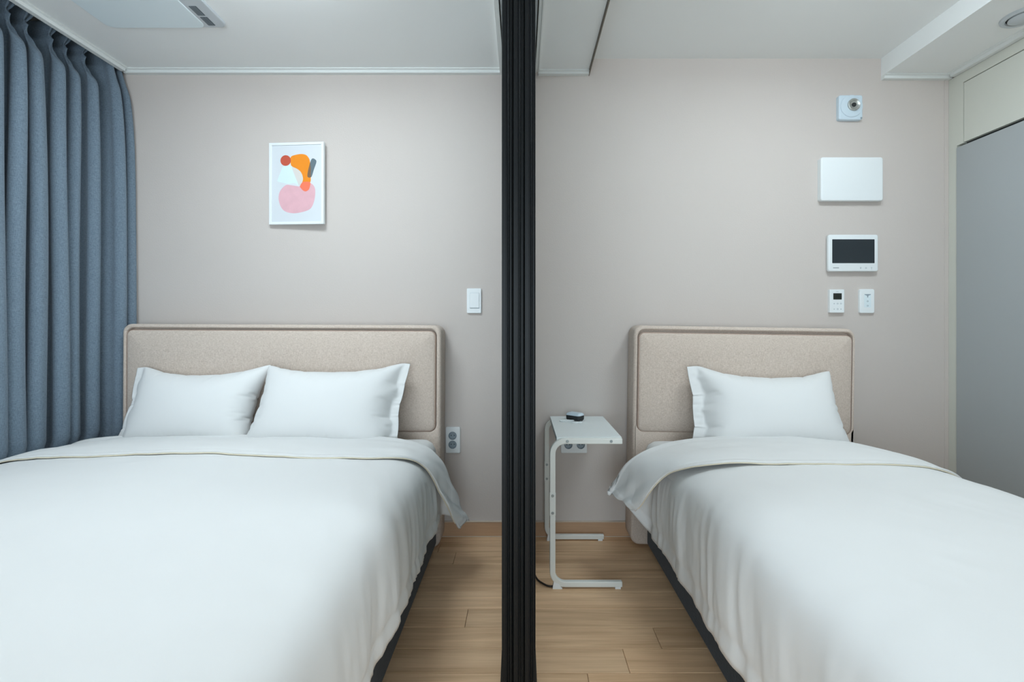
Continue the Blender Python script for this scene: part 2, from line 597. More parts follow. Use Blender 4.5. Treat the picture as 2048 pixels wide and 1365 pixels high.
# ------------------------------------------------------------------ beds
def rot_y(mb, ang, cx, cz):
    c, s = math.cos(ang), math.sin(ang)
    mb.v = [(cx + (x - cx) * c + (z - cz) * s, y, cz - (x - cx) * s + (z - cz) * c) for x, y, z in mb.v]
    return mb


def bed(label, x0, x1, bx0, bx1, ztop, panel, tilt, yfoot=0.28):
    cx = (x0 + x1) / 2
    bd = thing('bed', label, 'bed', (cx, 1.3, 0))
    yf, yb = 2.262, 2.388
    w = x1 - x0
    px0, px1, pz0, pz1 = panel
    pc, pz, pw, ph = (px0 + px1) / 2, (pz0 + pz1) / 2, px1 - px0, pz1 - pz0
    e = 0.014
    L = [rrect(cx, ztop / 2, w, ztop, 0.042, yb, 8, 0.004), rrect(cx, ztop / 2, w, ztop, 0.042, yb - 0.006, 8)]
    for i in range(6):
        a = (PI / 2) * i / 5
        L.append(rrect(cx, ztop / 2, w, ztop, 0.042, yf + e * (1 - math.sin(a)), 8, e * (1 - math.cos(a))))
    for ins, y in ((-0.006, yf), (-0.002, yf + 0.002), (0, yf + 0.006), (0, yf + 0.03)):
        L.append(rrect(pc, pz, pw + 0.008, ph + 0.008, 0.034, y, 8, ins))
    hb = rot_y(MB().loops(L), tilt, cx, 0.5)
    lowz = min(v[2] for v in hb.v)
    hb.v = [(x, y, z - min(0, lowz) + 0.001) for x, y, z in hb.v]
    h = obj('headboard', hb, M['fabric'], bd, smooth=True)
    pn = rot_y(MB().plate(pc, pz, pw, ph, yf + 0.028, yf - 0.004, 0.030, 0.016, n=8, puff=0.010), tilt, cx, 0.5)
    obj('headboard_panel', pn, M['fabric'], h, smooth=True, angle=60)
    seam = rot_y(MB().tube(rrect(pc, pz, pw, ph, 0.030, yf + 0.0035, 8, 0.003), 0.0022, 6, closed=True), tilt, cx, 0.5)  # thin warm-toned tube that colours in the shade of the panel's groove
    obj('piping', seam, M['piping'], h, smooth=True)
    obj('base', MB().box(bx0, bx1, yfoot, yf - 0.002, 0.02, 0.285), M['base'], bd, bevel=0.012)
    for lx in (bx0 + 0.1, bx1 - 0.1):
        for ly in (yfoot + 0.1, yf - 0.12):
            obj('leg', MB().box(lx - 0.03, lx + 0.03, ly - 0.03, ly + 0.03, 0.0, 0.02), M['black'], bd)
    return bd


bed('double bed with beige upholstered headboard and charcoal base beside the blue curtain', -1.884, -0.3784, -1.86, -0.398, 1.052,
    (-1.862, -0.404, 0.553, 1.030), 0.0045)
bed('single bed with beige upholstered headboard and charcoal base beside the side table', 0.5253, 1.570, 0.592, 1.545, 1.036,
    (0.5475, 1.556, 0.541, 1.013), 0.0155)


def mattress(label, x0, x1, z0, z1):
    """rounded block under a fitted sheet"""
    cx, cy = (x0 + x1) / 2, (2.258 + 0.29) / 2
    w, d = x1 - x0, 2.258 - 0.29
    L = []
    prof = [(0.03, z0), (0.008, z0 + 0.012), (0.0, z0 + 0.04), (0.0, z1 - 0.075), (0.004, z1 - 0.045), (0.016, z1 - 0.02), (0.036, z1 - 0.006), (0.07, z1)]
    for ins, z in prof:
        L.append([(x, y, z) for x, y, z in [(p[0], cy + p[2], z) for p in rrect(cx, 0, w, d, 0.075, 0, 8, ins)]])
    o = obj('mattress', MB().loops(L), M['sheet'], None, loc=(cx, cy, z0), smooth=True, angle=180)
    return tag(o, label, 'mattress')


mattress('white sheeted mattress on the double bed, its corner showing beside the wall socket', -1.870, -0.386, 0.286, 0.530)
mattress('white sheeted mattress on the single bed, its corner showing beside the side table', 0.563, 1.500, 0.286, 0.522)


# ------------------------------------------------------------------ cloth helpers
def cr_interp(P, n, axis, knots=None):
    """Catmull-Rom resampling of a control net along an axis"""
    P = np.moveaxis(np.asarray(P, float), axis, 0)
    k = P.shape[0]
    t = np.linspace(0, k - 1, n) if knots is None else np.asarray(knots, float)
    i = np.clip(np.floor(t).astype(int), 0, k - 2)
    f = (t - i).reshape((-1,) + (1,) * (P.ndim - 1))
    p0, p1, p2, p3 = P[np.maximum(i - 1, 0)], P[i], P[i + 1], P[np.minimum(i + 2, k - 1)]
    out = 0.5 * ((2 * p1) + (-p0 + p2) * f + (2 * p0 - 5 * p1 + 4 * p2 - p3) * f * f + (-p0 + 3 * p1 - 3 * p2 + p3) * f ** 3)
    return np.moveaxis(out, 0, axis)


def vnoise(x, y, seed):
    """smooth value noise on arrays"""
    rs = np.random.RandomState(seed)
    T = rs.rand(64, 64) * 2 - 1
    xi, yi = np.floor(x).astype(int), np.floor(y).astype(int)
    fx, fy = x - xi, y - yi
    fx, fy = fx * fx * fx * (fx * (fx * 6 - 15) + 10), fy * fy * fy * (fy * (fy * 6 - 15) + 10)
    g = lambda a, b: T[a % 64, b % 64]
    return (g(xi, yi) * (1 - fx) * (1 - fy) + g(xi + 1, yi) * fx * (1 - fy) + g(xi, yi + 1) * (1 - fx) * fy + g(xi + 1, yi + 1) * fx * fy)


def ridge(x, y, seed):
    return 1 - 2 * np.abs(vnoise(x, y, seed))


def grid_normals(P):
    du = np.gradient(P, axis=1)
    dv = np.gradient(P, axis=0)
    n = np.cross(du, dv)
    n /= np.linalg.norm(n, axis=2, keepdims=True) + 1e-12
    return n


def smoothstep(a, b, x):
    t = np.clip((x - a) / (b - a), 0, 1)
    return t * t * (3 - 2 * t)


def duvet(label, cols, rows, flap, seed, yoff):
    """cols: (x, z) of the body cross-section from one hem to the other; rows: (y, dz) along the bed up to the fold;
    flap: list of rows [(x, y, z) per column] that turn back over the body and end at the hem"""
    net = []
    for (y, dz, pull) in rows:
        net.append([(x, y + pull * yo, z + dz * smoothstep(0.3, 0.55, z)) for (x, z), yo in zip(cols, yoff)])
    net += flap
    net = np.array(net, float)
    nb, nf = len(rows), len(flap)
    kr = np.concatenate([np.linspace(0, nb - 1, 170, endpoint=False), np.linspace(nb - 1, nb + nf - 1, 70)])
    P = cr_interp(net, 0, 0, kr)
    nu = 200
    P = cr_interp(P, nu, 1)
    for _ in range(150):                                    # relax the cross-section so the shoulders are round
        P[:, 1:-1] += 0.5 * (0.5 * (P[:, 2:] + P[:, :-2]) - P[:, 1:-1])
    N = grid_normals(P)
    if N[len(P) // 3, nu // 2, 2] < 0:
        N = -N
    vv = kr[:, None] * np.ones((1, nu))
    uu = np.linspace(0, len(cols) - 1, nu)[None, :] * np.ones((len(kr), 1))
    X, Y, Z = P[..., 0], P[..., 1], P[..., 2]
    body = (vv < nb - 1.5)
    side = smoothstep(0.56, 0.30, Z)                       # hanging cloth
    top = 1 - side
    d = np.zeros_like(X)
    # soft filling: broad puffs on top
    d += top * 0.008 * vnoise(X * 2.6 + 9, Y * 2.3, seed)
    d += top * 0.0022 * vnoise(X * 9, Y * 7 + 3, seed + 1)
    # drop folds on the sides, running down and slightly toward the foot
    ph = Y * 9 + (0.58 - Z) * 2.2
    d += side * 0.010 * vnoise(ph * 0.55, Z * 1.2 + 5, seed + 2)
    d += side * 0.007 * vnoise(ph * 1.5 + 7, Z * 2.0, seed + 3)
    d += side * 0.0045 * (ridge(ph * 2.2 + 2, Z * 2.4, seed + 4) - 0.4)
    d += side * 0.0022 * (ridge(ph * 5.0 + Z * 8, Z * 7.0 - ph * 0.8, seed + 7) - 0.4)
    # fine creases everywhere, faint
    d += 0.0012 * ridge(X * 14 + Y * 6, Y * 9 - X * 4, seed + 5)
    for uc in (0.24, len(cols) - 1 - 0.24):                # stitched seam along the hem
        d -= side * 0.005 * np.exp(-((uu - uc) / 0.07) ** 2)
    fl = smoothstep(nb - 0.6, nb + 0.6, vv)
    d *= (1 - 0.55 * fl)
    # flap: little gathers along the hanging hem
    d += fl * side * 0.006 * np.sin(Y * 60 + Z * 70 + seed)
    d += fl * 0.004 * vnoise(X * 7, Y * 18, seed + 6)
    P = P + N * d[..., None]
    # the folded-back end rests on the body below it
    ib = int(np.searchsorted(kr, nb - 1.2))
    t_fl = np.clip((kr - (nb - 1)) / (nf - 1), 0, 1)
    i0 = int(np.searchsorted(kr, nb - 1 + 1.0))
    for j in range(nu):
        zb = np.interp(P[i0:, j, 1], P[:ib, j, 1], P[:ib, j, 2])
        w = 1 - side[i0:, j]
        tt = (t_fl[i0:] - t_fl[i0]) / (1 - t_fl[i0])
        gap = 0.0015 + 0.010 * np.sin(PI * np.clip(tt, 0, 1)) ** 0.8 + 0.012 * (1 - tt) ** 2
        P[i0:, j, 2] = P[i0:, j, 2] * (1 - w) + (zb + gap + d[i0:, j] * 0.5) * w
    mb = MB().grid(P)
    c = (float(np.mean(X)), 1.2, 0.3)
    o = obj('duvet', mb, M['sheet'], None, loc=c, smooth=True, angle=180, solid=(0.010, -1))
    tag(o, label, 'duvet')
    # cream line along the folded edge, colouring in the warm shade under the hem
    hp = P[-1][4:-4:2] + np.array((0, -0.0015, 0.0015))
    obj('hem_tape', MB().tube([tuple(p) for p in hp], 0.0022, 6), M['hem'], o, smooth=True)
    return o


# ---- double bed duvet
colsL = [(-2.000, 0.13), (-1.995, 0.27), (-1.985, 0.41), (-1.945, 0.515), (-1.83, 0.575), (-1.45, 0.592), (-1.1, 0.598), (-0.78, 0.592),
         (-0.60, 0.586), (-0.455, 0.568), (-0.376, 0.528), (-0.340, 0.44), (-0.331, 0.250)]
rowsL = [(0.22, 0, 0), (0.55, 0, 0), (0.9, 0, 0), (1.2, 0, 0), (1.5, 0, 0), (1.75, -0.006, 0), (1.95, -0.026, 0.7), (2.03, -0.036, 1)]


def flapL():
    rows = []
    # per column: fold-edge y, hem y, x/z of the flap at fold and hem
    foldy = [2.03, 2.03, 2.04, 2.055, 2.065, 2.07, 2.07, 2.07, 2.035, 1.99, 1.99, 2.02, 2.04]
    fold = [(-2.035, 0.20), (-2.030, 0.32), (-2.01, 0.45), (-1.965, 0.545), (-1.85, 0.582), (-1.45, 0.588), (-1.1, 0.588), (-0.78, 0.584),
            (-0.55, 0.560), (-0.415, 0.518), (-0.342, 0.455), (-0.290, 0.345), (-0.246, 0.215)]
    hemy = [1.75, 1.74, 1.72, 1.70, 1.685, 1.68, 1.68, 1.68, 1.705, 1.775, 1.860, 1.93, 1.995]
    hem = [(-2.03, 0.20), (-2.03, 0.33), (-2.01, 0.46), (-1.96, 0.54), (-1.84, 0.592), (-1.45, 0.608), (-1.1, 0.613), (-0.78, 0.607),
           (-0.555, 0.586), (-0.425, 0.540), (-0.345, 0.440), (-0.300, 0.315), (-0.256, 0.205)]
    for t, lift in ((0.0, -0.006), (0.04, 0.018), (0.35, 0.022), (0.7, 0.012), (0.93, 0.004), (1.0, 0.0)):
        r = []
        for j in range(len(fold)):
            w = t if t > 0 else 0
            x = fold[j][0] * (1 - w) + hem[j][0] * w
            z = fold[j][1] * (1 - w) + hem[j][1] * w
            y = foldy[j] * (1 - w) + hemy[j] * w + (0.012 if t == 0 else 0)
            r.append((x, y, z + lift * (1 if 3 <= j <= 9 else 0.4)))
        rows.append(r)
    return rows


duvet('wide white duvet on the double bed, its top folded back', colsL, rowsL, flapL(), 11, [0, 0, 0, 0, 0, 0, 0, 0, -0.03, -0.065, -0.055, -0.02, 0])

# ---- single bed duvet
colsR = [(0.530, 0.195), (0.536, 0.43), (0.572, 0.515), (0.648, 0.558), (0.775, 0.580), (0.93, 0.588), (1.12, 0.592), (1.30, 0.584),
         (1.43, 0.562), (1.515, 0.51), (1.57, 0.41), (1.595, 0.29), (1.605, 0.16)]
rowsR = [(0.22, 0, 0), (0.55, 0, 0), (0.9, 0, 0), (1.2, 0, 0), (1.45, 0, 0), (1.7, -0.006, 0), (1.92, -0.026, 0.7), (2.01, -0.036, 1)]


def flapR():
    rows = []
    foldy = [2.03, 2.01, 1.975, 1.975, 2.01, 2.045, 2.045, 2.045, 2.04, 2.035, 2.03, 2.02, 2.02]
    fold = [(0.380, 0.369), (0.420, 0.425), (0.468, 0.485), (0.545, 0.512), (0.68, 0.548), (0.90, 0.566), (1.10, 0.568), (1.30, 0.564),
            (1.44, 0.560), (1.53, 0.528), (1.60, 0.455), (1.64, 0.35), (1.66, 0.24)]
    hemy = [1.868, 1.825, 1.775, 1.70, 1.625, 1.600, 1.595, 1.595, 1.61, 1.64, 1.68, 1.72, 1.75]
    hem = [(0.440, 0.335), (0.487, 0.410), (0.532, 0.492), (0.592, 0.540), (0.70, 0.580), (0.90, 0.602), (1.10, 0.606), (1.30, 0.599),
           (1.435, 0.576), (1.52, 0.53), (1.59, 0.45), (1.63, 0.34), (1.65, 0.23)]
    for t, lift in ((0.0, -0.006), (0.04, 0.018), (0.35, 0.020), (0.7, 0.012), (0.93, 0.004), (1.0, 0.0)):
        r = []
        for j in range(len(fold)):
            x = fold[j][0] * (1 - t) + hem[j][0] * t
            z = fold[j][1] * (1 - t) + hem[j][1] * t
            y = foldy[j] * (1 - t) + hemy[j] * t + (0.012 if t == 0 else 0)
            r.append((x, y, z + lift * (1 if 3 <= j <= 9 else 0.4)))
        rows.append(r)
    return rows


duvet('white duvet on the single bed, its top folded back over the side', colsR, rowsR, flapR(), 29, [0, -0.02, -0.055, -0.06, -0.03, 0, 0, 0, 0, 0, 0, 0, 0])


# ---- pillows: two cotton sheets sewn at the rim and inflated
def sim_pillow(W, H, vol, seed, fl_left=0.0, fl_right=0.0, nx=72, ny=52, iters=380):
    rs = np.random.RandomState(seed)
    xs, ys = np.linspace(-W / 2, W / 2, nx), np.linspace(-H / 2, H / 2, ny)
    gx, gy = np.meshgrid(xs, ys)
    u, v = gx / (W / 2), gy / (H / 2)
    bulge = np.clip(1 - u ** 2, 0, 1) * np.clip(1 - v ** 2, 0, 1)
    mask = np.ones_like(u)
    if fl_left:
        mask *= smoothstep(-W / 2 + fl_left * 0.75, -W / 2 + fl_left * 1.15, gx + 0.006 * np.sin(gy * 40 + seed))
    if fl_right:
        mask *= smoothstep(W / 2 - fl_right * 0.75, W / 2 - fl_right * 1.15, gx + 0.006 * np.sin(gy * 37 + seed))
    P = np.zeros((2, ny, nx, 3))
    for s, sg in ((0, 1), (1, -1)):
        P[s, ..., 0], P[s, ..., 1] = gx, gy
        P[s, ..., 2] = sg * (0.02 * bulge * mask + 0.002) + 0.003 * rs.randn(ny, nx) * bulge
    V = np.zeros_like(P)
    dx, dy = W / (nx - 1), H / (ny - 1)
    dd = math.hypot(dx, dy)

    def relax(A, B, L, kc):
        D = B - A
        l = np.linalg.norm(D, axis=-1, keepdims=True) + 1e-9
        e = (l - L) / l
        e = np.where(e > 0, e, e * kc)
        c = 0.5 * D * e * 0.9
        A += c
        B -= c
    for it in range(iters):
        # pressure
        du = np.gradient(P, axis=2)
        dv = np.gradient(P, axis=1)
        n = np.cross(du, dv)
        n[1] *= -1
        volume = np.sum(np.abs(P[0, ..., 2] - P[1, ..., 2])) * dx * dy
        p = np.clip(vol / max(volume, 1e-4) - 1, -0.5, 3.0)
        V = V * 0.90 + n * (p * 9.0) * mask[None, ..., None]
        V[..., 1] -= 0.00003
        Q = P + np.clip(V, -0.006, 0.006)
        for _ in range(5):
            for o in (0, 1):
                m = (nx - o) // 2
                relax(Q[:, :, o:o + 2 * m:2], Q[:, :, o + 1:o + 2 * m:2], dx, 0.35)
                m = (ny - o) // 2
                relax(Q[:, o:o + 2 * m:2], Q[:, o + 1:o + 2 * m:2], dy, 0.35)
            for o in (0, 1):
                m = (ny - o) // 2
                relax(Q[:, o:o + 2 * m:2, :-1], Q[:, o + 1:o + 2 * m:2, 1:], dd, 0.15)
                relax(Q[:, o:o + 2 * m:2, 1:], Q[:, o + 1:o + 2 * m:2, :-1], dd, 0.15)
            for sl in ((slice(None), 0), (slice(None), -1), (0, slice(None)), (-1, slice(None))):
                a = 0.5 * (Q[0][sl] + Q[1][sl])
                Q[0][sl] = a
                Q[1][sl] = a
        # sewn flange: the two sheets stay together
        mid = 0.5 * (Q[0, ..., 2] + Q[1, ..., 2])
        hw = 0.5 * (Q[0, ..., 2] - Q[1, ..., 2])
        lim = 0.004 + mask * 1.0
        hw = np.minimum(hw, lim)
        hw = np.maximum(hw, 0.0004)
        hw[0] = hw[-1] = 0
        hw[:, 0] = hw[:, -1] = 0
        Q[0, ..., 2], Q[1, ..., 2] = mid + hw, mid - hw
        # slight bending stiffness
        I = Q[:, 1:-1, 1:-1]
        lap = 0.25 * (Q[:, 2:, 1:-1] + Q[:, :-2, 1:-1] + Q[:, 1:-1, 2:] + Q[:, 1:-1, :-2]) - I
        Q[:, 1:-1, 1:-1] = I + 0.035 * lap
        V = (Q - P) * 0.92
        P = Q
    return P


ZM = 0.531


def pillow(label, corners, vol, seed, fl_left, fl_right, group):
    """corners: world positions of bottom-left, bottom-right, top-right, top-left of the seam"""
    BL, BR, TR, TL = [np.array(c, float) for c in corners]
    W = 0.5 * (np.linalg.norm(BR - BL) + np.linalg.norm(TR - TL)) * 1.10
    H = 0.5 * (np.linalg.norm(TL - BL) + np.linalg.norm(TR - BR)) * 1.12
    P = sim_pillow(W, H, vol, seed, fl_left, fl_right)
    cxy = np.mean([np.abs(P[0, a, b, :2]) for a in (0, -1) for b in (0, -1)], axis=0)
    u = P[..., 0] / cxy[0] * 0.5 + 0.5
    v = P[..., 1] / cxy[1] * 0.5 + 0.5
    z = P[..., 2]
    u_, v_ = u[..., None], v[..., None]
    Q = BL * (1 - u_) * (1 - v_) + BR * u_ * (1 - v_) + TR * u_ * v_ + TL * (1 - u_) * v_
    n = np.cross(BR - BL, TL - BL)
    n /= np.linalg.norm(n)
    Q = Q + n * z[..., None]
    # keep clear of the headboard: the back is pressed flat
    Q[..., 1] = np.where(Q[..., 1] > 2.232, 2.232 + (Q[..., 1] - 2.232) * 0.1, Q[..., 1])
    zf = ZM + 0.006
    Q[..., 2] = np.where(Q[..., 2] < zf, zf + (zf - Q[..., 2]) * 0.05, Q[..., 2])
    ny, nx = P.shape[1:3]
    mb = MB()
    mb.grid(Q[0])
    mb.grid(Q[1][:, ::-1])
    o = obj('pillow', mb, M['sheet'], None, loc=tuple((BL + BR) / 2), smooth=True, angle=180, subsurf=1)
    import bmesh
    bm = bmesh.new()
    bm.from_mesh(o.data)
    bmesh.ops.remove_doubles(bm, verts=bm.verts, dist=0.0002)
    bmesh.ops.recalc_face_normals(bm, faces=bm.faces)
    bm.to_mesh(o.data)
    bm.free()
    return tag(o, label, 'pillow', group)


pillow('plump white pillow on the double bed, nearest the curtain', [(-1.805, 2.115, 0.540), (-1.185, 2.115, 0.540), (-1.135, 2.215, 0.935), (-1.762, 2.225, 0.918)],
       0.040, 3, 0.05, 0.0, 'pillows on the double bed')
pillow('white pillow on the double bed overlapping its neighbour, nearest the sliding doors', [(-1.212, 2.06, 0.540), (-0.525, 2.085, 0.540), (-0.498, 2.215, 0.938), (-1.135, 2.20, 0.930)],
       0.042, 8, 0.0, 0.055, 'pillows on the double bed')
pillow('single white pillow with an open case end leaning on the narrower headboard', [(0.735, 2.10, 0.535), (1.445, 2.085, 0.535), (1.405, 2.215, 0.903), (0.758, 2.215, 0.928)],
       0.042, 14, 0.075, 0.0, None)

# ------------------------------------------------------------------ curtain
cu = thing('curtain', 'heavy blue grey pinch pleated curtain hanging beside the double bed', 'curtain', (-2.08, 1.6, 0.0))
pleat_y = [0.62, 0.75, 0.86, 0.98, 1.09, 1.20, 1.32, 1.43, 1.55, 1.66, 1.76, 1.85, 1.933, 2.004, 2.107, 2.177, 2.245, 2.323, 2.378]
rs = np.random.RandomState(5)
K = len(pleat_y)
depth_k = 0.062 + 0.014 * rs.rand(K)
depth_k[-1] = 0.046
drift_k = (rs.rand(K) - 0.5) * 0.02
wide_k = 0.56 + 0.18 * rs.rand(K)                          # share of the spacing taken by the front fold
nt = 28
zs = np.concatenate([np.linspace(0.015, 1.9, 46), np.linspace(1.92, 2.28, 28), np.linspace(2.285, 2.385, 18)])
ZP = 2.305
rowsC = []
for z in zs:
    row = []
    below = max(0.0, ZP - z)
    above = max(0.0, z - ZP)
    pin = math.exp(-(below / 0.045) ** 2) if z <= ZP else math.exp(-(above / 0.035) ** 2)
    open_ = 1 - math.exp(-below / 0.18) if z <= ZP else 0.0
    low = min(1.0, below / 2.0)
    for k in range(K):
        yc = pleat_y[k] + drift_k[k] * low
        y0 = pleat_y[k - 1] + drift_k[k - 1] * low if k else yc - 0.1
        y1 = pleat_y[k + 1] + drift_k[k + 1] * low if k < K - 1 else yc + 0.022
        pk = 0.15 if k >= K - 2 else 1.0                       # the last folds hang unpinched against the wall
        wk = wide_k[k] * (0.55 + 0.45 * open_ + 0.25 * low) * (1 - 0.84 * pin * pk)
        for i in range(nt):
            q = -1 + 2 * i / nt                                # -1..1 over one repeat, 0 on the fold's crest
            aq = abs(q)
            half = (yc - y0) / 2 if q < 0 else (y1 - yc) / 2
            # fold outline: crest over |q|<.45, steep flank, flat valley beyond .7
            om = 0.62 - 0.30 * low                             # how far the fold's head overhangs its neck
            nk = wk * (1 - om)
            if aq < 0.44:
                t = aq / 0.44
                yy = wk * math.sin(t * PI / 2)
                hh = 1 - 0.24 * (1 - math.cos(t * PI / 2))
            elif aq < 0.60:
                t = (aq - 0.44) / 0.16
                t = t * t * (3 - 2 * t)
                yy = wk + (nk - wk) * t
                hh = 0.76 - 0.20 * t
            elif aq < 0.80:
                t = (aq - 0.60) / 0.20
                yy = nk + 0.1 * t * (1 - nk)
                hh = 0.56 - 0.56 * (t * t * (3 - 2 * t))
            else:
                t = (aq - 0.80) / 0.20
                y9 = nk + 0.1 * (1 - nk)
                yy = y9 * (1 - t) + t
                hh = 0.0
            yy = math.copysign(yy * half, q)
            amp = 2 * depth_k[k] * (0.80 + 0.20 * open_)
            xx = amp * (hh - 0.62)
            xx -= 0.06 * (1 - smoothstep(0.0, 0.55, hh)) * (0.3 if k == K - 1 else 1.0)
            crest = max(0.0, 1 - aq / 0.5)
            # two fingers with a hollow between them just below and above the pinch
            hollow = 0.050 * crest ** 0.7 * (math.exp(-((below - 0.055) / 0.04) ** 2) if z <= ZP else min(1, above / 0.03))
            xx -= hollow * pk
            xx -= 0.042 * pin * pk * smoothstep(0.2, 0.7, hh)
            xx += 0.004 * math.sin(z * 3 + k * 1.7) * open_
            yy += 0.005 * math.sin(z * 2.1 + k * 2.3) * open_
            row.append((-2.050 - 0.085 * (1 - smoothstep(0.38, 0.56, z)) + xx + (0.0 if k < K - 3 else 0.022 if k == K - 3 else (0.044 if k == K - 2 else 0.052) + (0.048 if k == K - 2 else 0.055) * open_), min(yc + yy, 2.396), z))
    rowsC.append(row)
P = np.array(rowsC)
obj('curtain_cloth', MB().grid(P), M['curtain'], cu, smooth=True, angle=180, solid=(0.0025, 0))
obj('curtain_track', MB().box(-2.095, -2.062, 0.5, 2.395, 2.43, 2.459), M['plastic'], cu)
for y in pleat_y:
    obj('hook', MB().tube([(-2.080, y, 2.345), (-2.084, y, 2.40), (-2.079, y, 2.432)], 0.003, 6), M['plastic'], cu)

# ------------------------------------------------------------------ ceiling fittings
ac = thing('ceiling_air_conditioner', 'flat white ceiling air conditioner panel with small dark vent slots', 'air conditioner', (-1.5, 1.5, CEIL_L))


def hplate(x0, x1, y0, y1, zt, zb, r, e, n=8):
    """rounded plate hanging under the ceiling"""
    cx, cy, w, h = (x0 + x1) / 2, (y0 + y1) / 2, x1 - x0, y1 - y0
    L = []
    for z, ins in ((zt, 0), (zb + e, 0), (zb + e * 0.3, e * 0.3), (zb, e)):
        L.append([(p[0], p[2], z) for p in rrect(cx, cy, w, h, r, 0, n, ins)])
    return MB().loops(L)


obj('body', hplate(-1.742, -1.240, 0.95, 2.035, CEIL_L, CEIL_L - 0.010, 0.030, 0.004), M['plastic_grey'], ac)
obj('main_panel', hplate(-1.744, -1.328, 0.94, 2.034, CEIL_L - 0.004, CEIL_L - 0.013, 0.035, 0.004), M['ac'], ac)
for (ya, yb) in ((1.896, 1.953), (1.964, 2.018)):
    v = obj('vent', MB().box(-1.3135, -1.2845, ya, yb, CEIL_L - 0.0112, CEIL_L - 0.008), M['slot'], ac)
    for q in range(4):
        xq = -1.3135 + 0.029 * (q + 1) / 5
        obj('slat', MB().box(xq - 0.0008, xq + 0.0008, ya, yb, CEIL_L - 0.0125, CEIL_L - 0.0105), M['slat'], v)

fd = thing('ceiling_vent', 'round grey air vent in the dropped ceiling box above the wardrobe', 'vent', (2.02, 1.927, 2.297))
zc = 2.297
obj('rim', MB().ring([(0.073, zc), (0.072, zc - 0.006), (0.066, zc - 0.011), (0.056, zc - 0.009), (0.053, zc)], 2.02, 1.927, 40, False), M['plastic_grey'], fd, smooth=True)
obj('recess', MB().ring([(0.054, zc), (0.054, zc - 0.003), (0.001, zc - 0.003), (0.001, zc)], 2.02, 1.927, 40, False), M['dark'], fd)
obj('center_disc', MB().ring([(0.047, zc - 0.003), (0.0485, zc - 0.010), (0.040, zc - 0.016), (0.001, zc - 0.017), (0.001, zc - 0.003)], 2.02, 1.927, 40, False), M['plastic_grey'], fd, smooth=True)

for (lx, ly), glow, lab, zt in ((LAMP_L, GLOW_L, 'white rectangular ceiling lamp over the double bed', CEIL_L), (LAMP_R, GLOW_R, 'white rectangular ceiling lamp over the single bed', CEIL_R)):
    lp = thing('ceiling_lamp', lab, 'lamp', (lx, ly, zt))
    obj('housing', hplate(lx - 0.29, lx + 0.29, ly - 0.18, ly + 0.18, zt, zt - 0.022, 0.04, 0.004), M['plastic'], lp)
    obj('diffuser', hplate(lx - 0.28, lx + 0.28, ly - 0.17, ly + 0.17, zt - 0.021, zt - 0.070, 0.05, 0.015), glow_mat('lamp_diffuser', glow), lp, smooth=True)

# ------------------------------------------------------------------ picture
pic = thing('framed_picture', 'small abstract print in a thin white frame on the wall above the double bed', 'picture', (-1.109, YW, 1.55))
pic.rotation_euler = (0, 0, math.radians(-3.6))            # hangs with its right edge a little off the wall
pic.location.y -= 0.0095
PX0, PX1, PZ0, PZ1 = -1.2485, -0.9700, 1.5525, 1.9570
yF = YW - 0.020
fw = 0.0125
for (a, b, c, d) in ((PX0, PX0 + fw, PZ0, PZ1), (PX1 - fw, PX1, PZ0, PZ1), (PX0 + fw, PX1 - fw, PZ0, PZ0 + fw), (PX0 + fw, PX1 - fw, PZ1 - fw, PZ1)):
    obj('frame_bar', MB().box(a, b, yF, YW - 0.002, c, d), M['plastic'], pic, bevel=0.001)
pap = obj('print', MB().box(PX0 + fw, PX1 - fw, yF + 0.004, YW - 0.004, PZ0 + fw, PZ1 - fw), M['paper'], pic)


def shape(pts, m, layer, smooth_n=60):
    """printed shape; points are fractions of the print in hundredths, x right, z down"""
    A = np.array(pts, float)
    k = len(A)
    A = np.concatenate([A[-1:], A, A[:2]])
    out = []
    for t in np.linspace(1, k + 1, smooth_n, endpoint=False):
        i = int(t)
        f = t - i
        p0, p1, p2, p3 = A[i - 1], A[i], A[min(i + 1, k + 2)], A[min(i + 2, k + 2)]
        out.append(0.5 * ((2 * p1) + (-p0 + p2) * f + (2 * p0 - 5 * p1 + 4 * p2 - p3) * f * f + (-p0 + 3 * p1 - 3 * p2 + p3) * f ** 3))
    y0 = yF + 0.004
    x = lambda p: PX0 + p[0] / 100 * (PX1 - PX0)
    z = lambda p: PZ1 - p[1] / 100 * (PZ1 - PZ0)
    L = [[(x(p), yy, z(p)) for p in out] for yy in (y0 + 0.0005, y0 - 0.00012 * layer)]
    obj('printed_shape', MB().loops(L), m, pap)


def S(raw):
    return [((x - 240) / 6.90, (y - 165) / 10.12) for x, y in raw]


shape(S([(440, 695), (400, 730), (368, 780), (357, 850), (370, 920), (400, 980), (440, 1015), (500, 1035), (570, 1040), (650, 1028), (730, 1005), (775, 970), (805, 900),
         (820, 820), (818, 740), (795, 695), (757, 670), (700, 662), (650, 690), (625, 708), (580, 703), (500, 690), (470, 686)]), M['pink'], 1)
shape(S([(412, 462), (460, 448), (515, 452), (545, 540), (590, 645), (604, 694), (560, 668), (480, 675), (420, 662), (345, 640), (352, 600), (385, 520)]), M['paleblue'], 2)
shape(S([(510, 345), (570, 318), (650, 308), (710, 325), (745, 370), (757, 420), (765, 500), (765, 600), (757, 660), (700, 655), (655, 662), (668, 620), (655, 560),
         (625, 515), (580, 485), (530, 460), (512, 430)]), M['orange'], 3)
shape(S([(527, 468), (580, 488), (625, 515), (655, 560), (667, 615), (655, 662), (625, 702), (600, 660), (560, 560)]), M['beige'], 4)
shape(S([(655, 660), (700, 652), (757, 662), (752, 720), (735, 755), (700, 772), (665, 758), (640, 730), (628, 708)]), M['coral'], 4)
